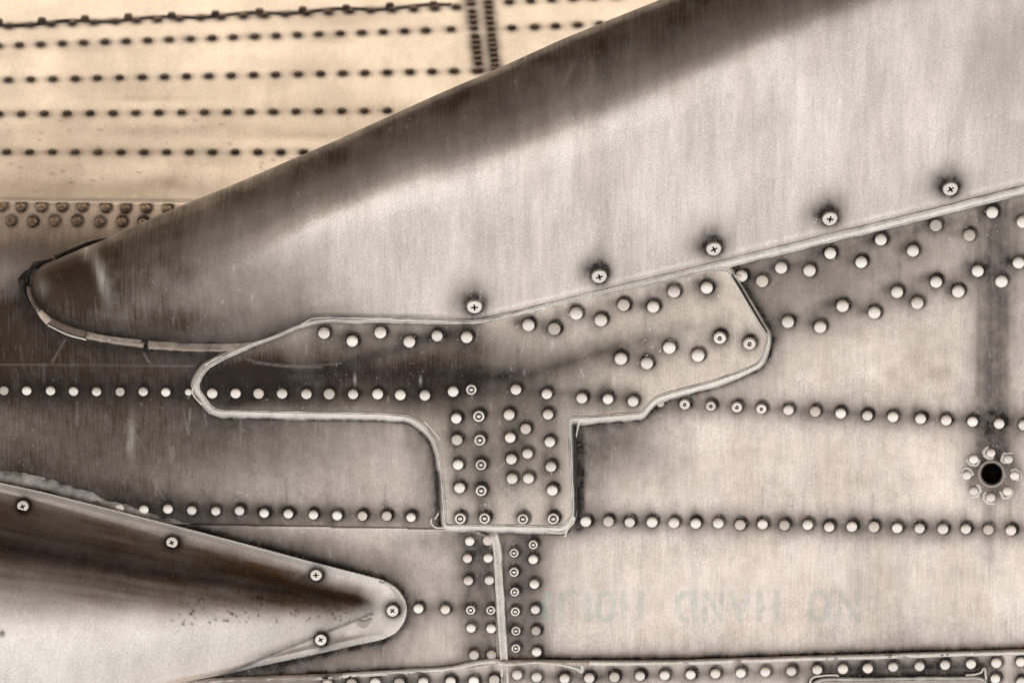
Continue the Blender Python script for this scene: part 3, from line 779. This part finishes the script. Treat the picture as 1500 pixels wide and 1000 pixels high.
# (the bead's positive side must lie inside the plate)
_t = P2[1] - P2[0]; _n = np.array([_t[1], -_t[0]]); _n /= np.linalg.norm(_n)
if not inside(np.array([P2[0][0] + _n[0] * 5]), np.array([P2[0][1] + _n[1] * 5]), P2)[0]:
    P2 = P2[::-1]
bead('sealant_bead', P2, M['sealant'], plate, EDGE, .38, 2, True, [1, 1, .6, 0, 0, 0, .6, 0, .3, .9], hfun=h_plate, narrow=True)
for p in ([(1071,399),(1084,421),(1104,454),(1125,489)], [(841,621),(843,660),(844,700),(844,740),(842,758)], [(640,690),(641,720),(642,752)]):
    bead('dark_gap', catmull(p, 3), M['black_goo'], plate, [(-2.4, -5), (-1.6, .4), (0, .8), (1.4, .2), (2, -5)], .35, 15, base=3.2, hfun=h_plate, taper=[.4, 1, 1.2, 1, .8, .4])
# peeled threads and crumbs of sealant along the edge
TH_PATHS = [
    [(633,757),(632,766),(640,772),(660,771),(690,775)], [(636,760),(641,752),(640,742)], [(826,774),(838,766),(842,752),(843,740)], [(800,777),(826,779),(832,770),(828,786)],
    [(838,612),(849,614),(846,626),(843,640)], [(845,626),(850,614),(862,608),(866,612),(900,610),(938,606),(948,596),(962,582)], [(1128,494),(1122,512),(1116,533),(1100,536)],
    [(1068,400),(1090,436),(1128,494)], [(1060,395),(1072,402),(1086,405)], [(620,616),(636,632),(648,648)], [(287,560),(282,572),(285,580),(296,592)], [(300,536),(318,524),(340,516)], [(440,474),(458,464),(480,463),(520,466)]]
for k, p in enumerate(TH_PATHS):
    bead('sealant_thread', catmull(p, 2), M['sealant'], plate, [(-1.7, -1), (-.9, 1.6), (.9, 1.6), (1.7, -1)], .45, 20 + k, dirt_shade=[.6, 0, 0, .6], base=1.6 + TH * .5)

# vertical sealant strip in the seam below the plate, bead on the bottom strip
bead('sealant_seam', catmull([(722,780),(727,800),(730,830),(733,880),(736,930),(738,966),(740,1004)], 3), M['sealant'], fuselage, [(-7.2, -.5), (-5.8, 2.6), (-3.8, 3.4), (-1.8, 2.2), (2, 2.4), (4.2, 3.8), (5.6, 2.8), (6.8, 0)], .25, 6, dirt_shade=[1, .25, 0, .25, .15, 0, .3, 1], base=2.6, hfun=h_skin)
bead('sealant_seam', catmull([(500,989),(600,984),(660,979),(694,972),(722,969),(738,973)], 3), M['sealant'], fuselage, [(-5, -1), (-3, 2.2), (0, 2.6), (3, 2.0), (5, -1)], .35, 7, dirt_shade=[.9, .2, .05, .2, .8], base=5.5, hfun=h_skin)
bead('sealant_seam', catmull([(736,972),(780,970),(820,973),(846,980),(852,984),(853,975),(850,970)], 3), M['sealant'], fuselage, [(-3.4, -1), (-2, 2.2), (0, 2.6), (2, 2.0), (3.4, -1)], .4, 8, dirt_shade=[.9, .2, .05, .2, .8], base=5.5, hfun=h_skin)
bead('sealant_seam', [(x, interp(BOT, x) + 5) for x in np.arange(860, 1540, 4)], M['sealant'], fuselage, [(-4.6, -1), (-3, 2.0), (0, 2.9), (2.6, 2.2), (4.8, -.5)], .22, 9, dirt_shade=[.95, .2, 0, .1, .7], base=5.5, hfun=h_skin)
bead('sealant_seam', [(x, interp(BOT, x) + 5) for x in np.arange(-60, 510, 4)], M['sealant'], fuselage, [(-4.6, -1), (-3, 1.6), (0, 2.4), (2.6, 1.6), (4.8, -.5)], .3, 10, dirt_shade=[.95, .5, .3, .5, .8], base=5.5, hfun=h_skin)

# small plate at the bottom edge
acc = thing('access_plate', 'small rectangular metal plate cut by the bottom edge, below the rivet row at right', 'plate')
xs5 = np.arange(1184, 1452, 2.0); ys5 = np.concatenate([np.arange(984, 1016, 2.0), np.linspace(1020, 1240, 8)])
F5 = Field(xs5, ys5); F5.line(np.vstack([ACC, ACC[:1]]), 5, .4, r=5)
sheet('plate_sheet', xs5, ys5, lambda x, y: h_skin(x, y) + 9.5, M['plate'], acc, ACC, (), {'dirt': F5.v, 'soot': F5.v * 0, 'wear': F5.v * 0}, drop=8)
aedge = ACC[(ACC[:, 1] < 1100)]
aedge = aedge[np.argsort(np.arctan2(aedge[:, 0] - 1318, 1100 - aedge[:, 1]))]
bead('sealant_bead', aedge, M['sealant'], acc, [(-2.4, -6), (-1.8, .4), (.2, 2.2), (2.4, 1.6), (4.5, -.6)], .35, 12, dirt_shade=[1, .8, .25, .5, .9], base=9.8, hfun=h_skin)

bead('sealant_thread', catmull([(1414,988),(1430,987),(1438,984),(1442,978),(1443,986),(1444,1002)], 2), M['sealant'], acc, [(-2, -1), (-1, 2.2), (1, 2.2), (2, -1)], .5, 44, dirt_shade=[.6, 0, 0, .6], base=8, hfun=h_skin)
bead('sealant_thread', catmull([(1186,1004),(1189,994),(1196,990),(1226,988),(1229,992)], 2), M['sealant'], acc, [(-2, -1), (-1, 2.0), (1, 2.0), (2, -1)], .6, 45, dirt_shade=[.6, 0, 0, .6], base=8, hfun=h_skin)

# ------------------------------------------------------------------ the large swept fairing
fairing = thing('swept_fairing', 'large smooth swept metal fairing with rounded nose and dark brown upper edge', 'fairing')
def resample(pts, ts):
    p = catmull(pts, 2.0)
    s = np.concatenate([[0], np.cumsum(np.linalg.norm(np.diff(p, axis=0), axis=1))]); s /= s[-1]
    return np.stack([np.interp(ts, s, p[:, 0]), np.interp(ts, s, p[:, 1])], 1), s
NS, NU = 760, 190
ts = np.linspace(0, 1, NS) ** 1.35
LO, _ = resample(FAIR_LO, ts); UP, _ = resample(FAIR_UP, ts)
PR_ = [(0,0),(.03,.065),(.12,.235),(.28,.51),(.42,.75),(.52,.89),(.59,.95),(.65,.968),(.705,.95),(.775,.885),(.855,.755),(.925,.59),(.975,.42),(1.0,.22),(.99,-.02),(.95,-.2),(.85,-.4)]
PN_ = [(0,0),(-.005,.12),(.01,.28),(.06,.50),(.16,.74),(.30,.92),(.46,1.0),(.62,.985),(.78,.88),(.91,.68),(.98,.47),(1.0,.30),(.99,.12),(.95,-.08),(.85,-.2)]
def secs(p, n):
    c = catmull([(a, b) for a, b in p], .004); s = np.concatenate([[0], np.cumsum(np.linalg.norm(np.diff(c, axis=0), axis=1))]); s /= s[-1]
    t = np.linspace(0, 1, n)
    return np.interp(t, s, c[:, 0]), np.interp(t, s, c[:, 1])
ur, hr_ = secs(PR_, NU); un, hn = secs(PN_, NU)
chord = np.linalg.norm(UP - LO, axis=1)
wN = 1 - sstep(250, 640, LO[:, 0])          # nose-like section on the left
Hs = np.minimum(chord, 700) * (.27 * (1 - wN) + .44 * wN) + 4
U = wN[:, None] * un + (1 - wN[:, None]) * ur
kU = (.055 * sstep(800, 1200, LO[:, 0]))[:, None]
U = U + kU * np.sin(np.pi * np.clip(U, 0, 1)) ** 2 * 1.6
Hh = (wN[:, None] * hn + (1 - wN[:, None]) * hr_) * Hs[:, None]
PX = LO[:, :1] + (UP[:, :1] - LO[:, :1]) * U; PY = LO[:, 1:] + (UP[:, 1:] - LO[:, 1:]) * U
e0 = (8.5 + 4 * wN)[:, None]
dent = 1.6 * (fbm(PX / 140, PY / 120, 51, 2) - .5) * sstep(0, .1, U) + .9 * (fbm(PX / 50, PY / 60, 52, 2) - .5)
PH = Hh + e0 + dent
# rolled rim: the last few units of the lower edge turn down to the skin
ed = np.linalg.norm(np.stack([PX - LO[:, :1], PY - LO[:, 1:]], -1), axis=-1)
PH = PH + (1 - wN[:, None]) * 2.0 * np.exp(-((ed - 7) / 4) ** 2) * (U < .3)
SC_F = [(695,447.3),(877.3,403),(1045,362.7),(1215,318.7),(1391.3,275)]
def gauss(x, y, sx, sy, a, rot=0):
    c, q = math.cos(R(rot)), math.sin(R(rot)); dx, dy = PX - x, PY - y
    return a * np.exp(-(((dx * c + dy * q) / sx) ** 2 + ((-dx * q + dy * c) / sy) ** 2))
dF = np.zeros_like(PX)
scr = lambda a, b: 1 - (1 - np.clip(a, 0, 1)) * (1 - np.clip(b, 0, 1))
for k, (x, y) in enumerate(SC_F):
    d = np.hypot(PX - x - 1, PY - y + 2)
    dF = scr(dF, 1.0 * np.exp(-(np.maximum(d - 13.5, 0) / 4.5) ** 1.3)); dF = scr(dF, gauss(x - 3, y - 7, 28, 24, .75)); dF = scr(dF, gauss(x - 16, y - 2, 22, 16, .3)); dF = scr(dF, gauss(x + 1, y - 26, 18, 26, .2))
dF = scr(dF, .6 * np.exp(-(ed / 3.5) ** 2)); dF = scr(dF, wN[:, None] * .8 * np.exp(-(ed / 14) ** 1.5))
dF = scr(dF, gauss(420, 482, 60, 12, .6, -20)); dF = scr(dF, gauss(560, 464, 90, 6, .5)); dF = scr(dF, gauss(710, 466, 60, 4, .6, -8))
dF *= .75 + .5 * fbm(PX / 22, PY / 26, 53, 3)
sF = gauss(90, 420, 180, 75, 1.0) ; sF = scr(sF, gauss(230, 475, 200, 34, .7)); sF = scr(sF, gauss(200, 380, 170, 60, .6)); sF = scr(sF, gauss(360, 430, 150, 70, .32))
sF = scr(sF, 0.80 * sstep(.54, .95, U + .07 * (fbm(PX / 30, PY / 60, 57, 3) - .5)) * (.85 + .3 * fbm(PX / 60, PY / 25, 58, 3))); sF = scr(sF, gauss(1470, 120, 60, 160, .16)); sF = scr(sF, gauss(1380, 60, 120, 60, .14))  # brown towards the downturned edge deepens its shade in the colour
dF = scr(dF, .45 * sstep(.90, .985, U))  # edge darkened in colour to subdue the light reflected there
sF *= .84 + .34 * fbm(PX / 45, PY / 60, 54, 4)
wF = gauss(148, 402, 8, 34, .75, -16); wF = np.maximum(wF, gauss(128, 370, 8, 12, .5)); wF = np.maximum(wF, gauss(62, 420, 10, 14, .22))
wF = np.maximum(wF, gauss(1490, 172, 12, 5, .7, 10)); wF = np.maximum(wF, gauss(1494, 162, 4, 9, .6, -30)); wF = np.maximum(wF, gauss(832, 110, 3, 20, .3, 25))
rf = random.Random(8)
for _ in range(90):
    x, y = rf.uniform(220, 1480), rf.uniform(60, 470); l = rf.uniform(3, 14); a = rf.choice((0, 5, -8, rf.uniform(-90, 90)))
    wF = np.maximum(wF, gauss(x, y, 1.3, l, rf.uniform(.15, .45), a))
co = W(PX, PY, PH).reshape(-1, 3)
gi = np.arange(NS * NU).reshape(NS, NU)
q = np.stack([gi[:-1, :-1], gi[1:, :-1], gi[1:, 1:], gi[:-1, 1:]], -1).reshape(-1, 4)
# rim wall from the lower edge down to the skin
lowr = W(PX[:, 0], PY[:, 0], np.full(NS, 0.0))
co2 = np.concatenate([co, lowr]); b0 = gi[:, 0]; l0 = NS * NU + np.arange(NS)
sk = np.stack([b0[1:], b0[:-1], l0[:-1], l0[1:]], -1)
pad = lambda a: np.concatenate([a.ravel(), a[:, 0]])
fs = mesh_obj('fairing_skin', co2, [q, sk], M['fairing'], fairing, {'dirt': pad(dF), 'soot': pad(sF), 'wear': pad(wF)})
def fair_at(x, y):
    m = np.where(U < .75, (PX - x) ** 2 + (PY - y) ** 2, 1e9); i, j = np.unravel_index(np.argmin(m), m.shape)
    i = min(max(i, 3), NS - 4); j = min(max(j, 3), NU - 4)
    a = W(PX[i+3, j], PY[i+3, j], PH[i+3, j]) - W(PX[i-3, j], PY[i-3, j], PH[i-3, j]); b = W(PX[i, j+3], PY[i, j+3], PH[i, j+3]) - W(PX[i, j-3], PY[i, j-3], PH[i, j-3])
    nn = np.cross(a, b); nn /= np.linalg.norm(nn)
    return PH[i, j], (nn if nn[1] < 0 else -nn)
# pan-head screw with a cross recess
def screw_meshes():
    bm = bmesh.new(); seg = 28
    rings = []
    for r, z in ((1.0, -.3), (1.0, .22), (.95, .40), (.84, .50)):
        rings.append([bm.verts.new((r * math.cos(2 * math.pi * a / seg), r * math.sin(2 * math.pi * a / seg), z)) for a in range(seg)])
    for k in range(3):
        for a in range(seg): bm.faces.new((rings[k][a], rings[k][(a + 1) % seg], rings[k + 1][(a + 1) % seg], rings[k + 1][a])).smooth = True
    w, l = .115, .44
    cr = [(w, w), (w, l), (-w, l), (-w, w), (-l, w), (-l, -w), (-w, -w), (-w, -l), (w, -l), (w, -w), (l, -w), (l, w)]
    cv = [bm.verts.new((x, y, .52)) for x, y in cr]
    ed = [bm.edges.get((rings[3][a], rings[3][(a + 1) % seg])) for a in range(seg)] + [bm.edges.new((cv[k], cv[(k + 1) % 12])) for k in range(12)]
    bmesh.ops.triangle_fill(bm, use_beauty=True, use_dissolve=False, edges=ed)
    for f in list(bm.faces):      # triangle_fill may also close the cross itself
        c = f.calc_center_median()
        if c.z > .515 and ((abs(c.x) < w and abs(c.y) < l) or (abs(c.y) < w and abs(c.x) < l)): bm.faces.remove(f)
    bmesh.ops.recalc_face_normals(bm, faces=bm.faces)
    a = bpy.data.meshes.new('screw'); bm.to_mesh(a); bm.free(); a.materials.append(M['rivet'])
    bm = bmesh.new()
    t = [bm.verts.new((x, y, .521)) for x, y in cr]; b = [bm.verts.new((x * .8, y * .8, .15)) for x, y in cr]
    for k in range(12): bm.faces.new((t[k], b[k], b[(k + 1) % 12], t[(k + 1) % 12]))
    bm.faces.new(b)
    bmesh.ops.recalc_face_normals(bm, faces=bm.faces)
    c = bpy.data.meshes.new('cross_recess'); bm.to_mesh(c); bm.free(); c.materials.append(M['dark'])
    return a, c
SCM, SCR = screw_meshes()
def screw(x, y, h, nn, r, rot, parent):
    o = link(bpy.data.objects.new('screw', SCM), parent); o.matrix_world = frame(x, y, h, nn, r, rot)
    c = link(bpy.data.objects.new('cross_recess', SCR), o)
for (x, y), rot in zip(SC_F, (5, 18, 28, -4, 40)):
    h, nn = fair_at(x, y)
    screw(x, y, h, nn, 11.3, R(rot), fairing)

# rim sealant along the right-hand lower edge
le = catmull([(705,472.5),(738,465.5),(800,451),(900,426.5),(1060,387.5),(1180,358),(1300,329),(1500,278.5),(1600,253)], 3)
bead('edge_sealant', le, M['sealant'], fairing, [(7.0, 0.2), (5.2, 2.4), (3.6, 1.2), (1.0, .6), (-2.4, -2.0), (-4.5, -3.4), (-5.6, -2.2), (-6.6, -6)], .22, 30, dirt_shade=[.8, 0, .45, .05, 0, .35, 0, 1], base=8.5)
bead('edge_sealant', catmull([(440,476),(456,466),(478,463.5),(560,466),(640,468),(704,471),(740,462),(800,445)], 3), M['sealant'], fairing, [(3.4, 0), (2, 1.7), (.4, .9), (-1.4, 1.5), (-3.2, -2)], .4, 31, dirt_shade=[.9, .2, .8, .1, .9], base=10.5)

# seal strips in the gap round the nose: separate broken lengths
def strip_seg(name, path, prof, mat, seed, dirt_shade, wob=.12, base=2.0):
    return bead(name, catmull(path, 2), mat, fairing, prof, wob, seed, dirt_shade=dirt_shade, base=base)
SEG = [(-9.2, -3), (-8.4, 2.6), (-6.4, 4.2), (-1, 4.6), (3, 4.0), (4.6, 2.6), (5.4, -3)]
strip_seg('seal_strip', [(215,505.5),(260,509),(300,510.5),(340,510),(360,508),(378,504.5)][::-1], [(a, h + .5) for a, h in SEG], M['seal'], 61, [1, .85, .35, .6, .4, .85, 1], .35)
strip_seg('seal_backing', [(205,503),(212,500),(215,505),(213,511),(219,514),(224,512)][::-1], [(-3.4, -3), (-2.6, 4), (0, 6.4), (2.4, 4), (3.4, -3)], M['black_goo'], 67, [1, 1, 1, 1, 1], .7)
strip_seg('seal_strip', [(126,491),(150,496.5),(180,500.5),(212,504.5)][::-1], [(a * .95, h + .8) for a, h in SEG], M['seal'], 62, [1, .75, .2, .55, .3, .75, 1], .35)
strip_seg('seal_strip', [(57,454),(62,462),(69,470),(72,473)][::-1], [(a * .9, h) for a, h in SEG], M['seal'], 63, [.8, .1, 0, .1, 0, .2, .8], .3)
strip_seg('seal_strip', [(42,418),(42,428),(45,438),(50,447),(57,456)][::-1], [(a * .6, h - .5) for a, h in SEG], M['rubber'], 64, [.95, .6, .5, .6, .5, .7, .95], .3)
strip_seg('seal_backing', [(72,470),(90,480),(108,486),(126,491)][::-1], [(-8, -2), (-7, -.5), (-4, .4), (2, .6), (6, 0), (7, -2)], M['rubber'], 65, [.9, .5, .35, .45, .8, .95])
strip_seg('seal_backing', [(70,476),(92,487),(126,498)][::-1], [(-1.6, 0), (-.8, 1.8), (.8, 1.8), (1.6, 0)], M['sealant'], 66, [.5, .1, .1, .5], .4)
# torn black sealant lumps round the nose; the upper strip paints a dark gap
bead('torn_sealant', catmull([(158,349.5),(140,353),(118,361),(97,371),(80,379)], 2), M['black_goo'], fairing, [(-4.2, -6), (-3, .5), (0, 1.2), (2.6, .8), (4, -4)], .5, 71, base=6, hfun=lambda x, y: prof(y), taper=[.05, .45, .9, 1.1, 1.0, .9])
bead('torn_sealant', catmull([(78,380),(60,386),(47,394),(39,404),(36,418),(37,432),(44,447)], 2), M['black_goo'], fairing, [(-7, -4), (-5, .8), (-2.5, 2.6), (-.6, .6), (2, 2.2), (4, .8), (6.5, -4)], 1.1, 72, base=2, hfun=lambda x, y: prof(y), taper=[.4, .6, .9, .7, 1.0, .7, .5, .2])

# ------------------------------------------------------------------ cone-shaped fairing, lower left
cone = thing('pointed_fairing', 'pointed half-cone metal fairing with cross-head screws, dark above and bright below', 'fairing')
xs6 = np.concatenate([np.linspace(-260, -14, 40), np.arange(-12, 600, 1.8)]); ys6 = np.concatenate([np.arange(650, 1020, 1.8), np.arange(1020, 1146, 4)])
AX = 553.0
CT = np.array(catmull(CONE_TOP + [(565,850),(596,893)], 4))
def h_cone(x, y):
    s = np.maximum(AX - x, 0)
    yT = np.interp(x, CT[:, 0], CT[:, 1])
    yU = yT + 14 + 20 * np.clip(x / 553, 0, 1); yU = np.minimum(yU, 889.0 - s * .02); yC = 892.5 + s * .042; yL = 895 + s * .415
    Hc = s * .23 * (1 - .12 * np.exp(-(s / 60) ** 2))
    v = np.clip((y - yU) / np.maximum(yC - yU, .5), 0, 1); w = np.clip((y - yC) / np.maximum(yL - yC, .5), 0, 1)
    up = np.power(1 - (1 - v) ** 2, .62) * sstep(-.12, .55, v)
    dn = np.power(np.clip(1 - w ** 2.0, 0, 1), .72)
    body = np.where(y <= yC, up, dn) * Hc * sstep(0, 26, s + 6)
    fl = 5.5 + 5.0 * np.exp(-((y - yT) / 8.0) ** 2) * sstep(600, 480, x)       # the top lip stands off the skin
    yB = np.interp(x, [-260, -80, 250, 340, 440, 520, 560, 596], [1140, 1090, 1003, 985, 963, 945, 936, 893])
    fl = fl + 2.0 * np.exp(-((y - yB + 8) / 5.0) ** 2) * sstep(560, 500, x) - 3.0 * np.exp(-((y - yB) / 4.0) ** 2) * sstep(575, 530, x)
    return fl + body + 1.0 * (fbm(x / 90, y / 50, 81, 2) - .5)
SC_C = [(33.7,741),(252,794),(463,841.5),(575,893.5),(470,936)]
F6 = Field(xs6, ys6)
for x, y in SC_C:
    F6.dot(x + 1, y - .5, 10.4, 2.8, .95); F6.dot(x + 2, y - 2, 8, 8, .65)
F6.line([(-200,752),(-10,796),(200,834),(430,868),(535,886)], 20, .74); F6.line([(-10,770),(150,800),(330,838)], 5, .3); F6.line([(-10,840),(200,862),(400,880)], 5, .25); F6.line(CT[::3], 2.5, .3)  # broad dark band paints the shade of the downturned flank
rc = random.Random(4)
for _ in range(90):
    x = rc.uniform(250, 520); y = 893 + rc.uniform(-26, 16) + (553 - x) * .02
    F6.blob(x, y, rc.uniform(.8, 2.2), rc.uniform(.8, 2.6), rc.uniform(.5, .95), rc.uniform(-40, 40))
F6.line([(220,1034),(300,999),(380,966),(460,933),(545,898)], 1.8, .8); F6.line([(320,996),(420,956),(500,932)], 8, .3); F6.line([(470,950),(560,926)], 6, .25)  # thin first line paints the shadow along the lower crease
F6.blob(446, 845, 8, 7, .8); F6.blob(408, 848, 5, 2.5, .8); F6.blob(3, 927, 4, 5, .9); F6.blob(348, 684, 5, 2, .8); F6.line([(556,851),(560,853),(565,852)], 1.2, .9)
F6.v *= .8 + .4 * fbm(F6.X / 24, F6.Y / 14, 19, 3)
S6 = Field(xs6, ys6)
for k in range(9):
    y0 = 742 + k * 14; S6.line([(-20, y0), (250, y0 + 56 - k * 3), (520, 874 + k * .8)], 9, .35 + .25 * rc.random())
S6.line([(-20,800),(250,852),(500,882)], 26, .6); S6.line([(-20,880),(250,890),(480,891)], 24, .34); S6.line([(-20,735),(150,768),(340,815),(430,846)], 20, .8); S6.line([(-20,770),(200,806),(430,862)], 14, .4)  # brown streaks, with the downturned flank's shade put into the colour
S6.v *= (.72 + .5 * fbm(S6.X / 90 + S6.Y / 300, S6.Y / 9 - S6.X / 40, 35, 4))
W6 = Field(xs6, ys6)
W6.line([(-10,710),(180,753),(350,797),(545,848)], 3.5, .30); W6.line([(108,950),(112,942),(120,950)], 2, .4)
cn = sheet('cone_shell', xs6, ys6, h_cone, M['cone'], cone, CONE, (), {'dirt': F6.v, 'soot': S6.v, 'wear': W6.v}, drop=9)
for (x, y), rot in zip(SC_C, (20, 25, 8, 50, 30)):
    screw(x, y, float(h_cone(np.array([x]), np.array([y]))[0]) - .5, (0, -1, TILT), 8.9, R(rot), cone)
# small torn opening under the point
nx_ = catmull([(522,908),(534,908),(545,905),(541,914),(534,920),(526,917)], 2, True)
cxy = nx_.mean(0); k = len(nx_)
co = np.concatenate([W(nx_[:, 0], nx_[:, 1], h_cone(nx_[:, 0], nx_[:, 1]) + .5), W(nx_[:, 0] * .9 + cxy[0] * .1, nx_[:, 1] * .9 + cxy[1] * .1, h_cone(nx_[:, 0], nx_[:, 1]) + .9), W(*[np.array([c]) for c in (cxy[0], cxy[1])], np.array([float(h_cone(cxy[:1], cxy[1:])[0]) + .6]))])
i = np.arange(k); j = (i + 1) % k
mesh_obj('torn_notch', co, [np.stack([i, j, j + k, i + k], -1), np.stack([i + k, j + k, np.full(k, 2 * k)], -1)], [M['sealant'], M['hull']], cone, {'dirt': np.full(2 * k + 1, .5)}, fmat=[0] * k + [1] * k)
# sealant smeared along the cone's upper edge over the skin
bead('sealant_smear', catmull([(-40,688),(0,697),(60,709),(100,719),(140,733),(176,747),(210,757),(260,772),(330,792),(380,802)], 3), M['sealant'], cone, [(-11, -.6), (-7, .8), (-1, 1.6), (4, 1.4), (9, 1)], .5, 91, dirt_shade=[.8, .62, .55, .6, .8], base=.5, hfun=h_skin)
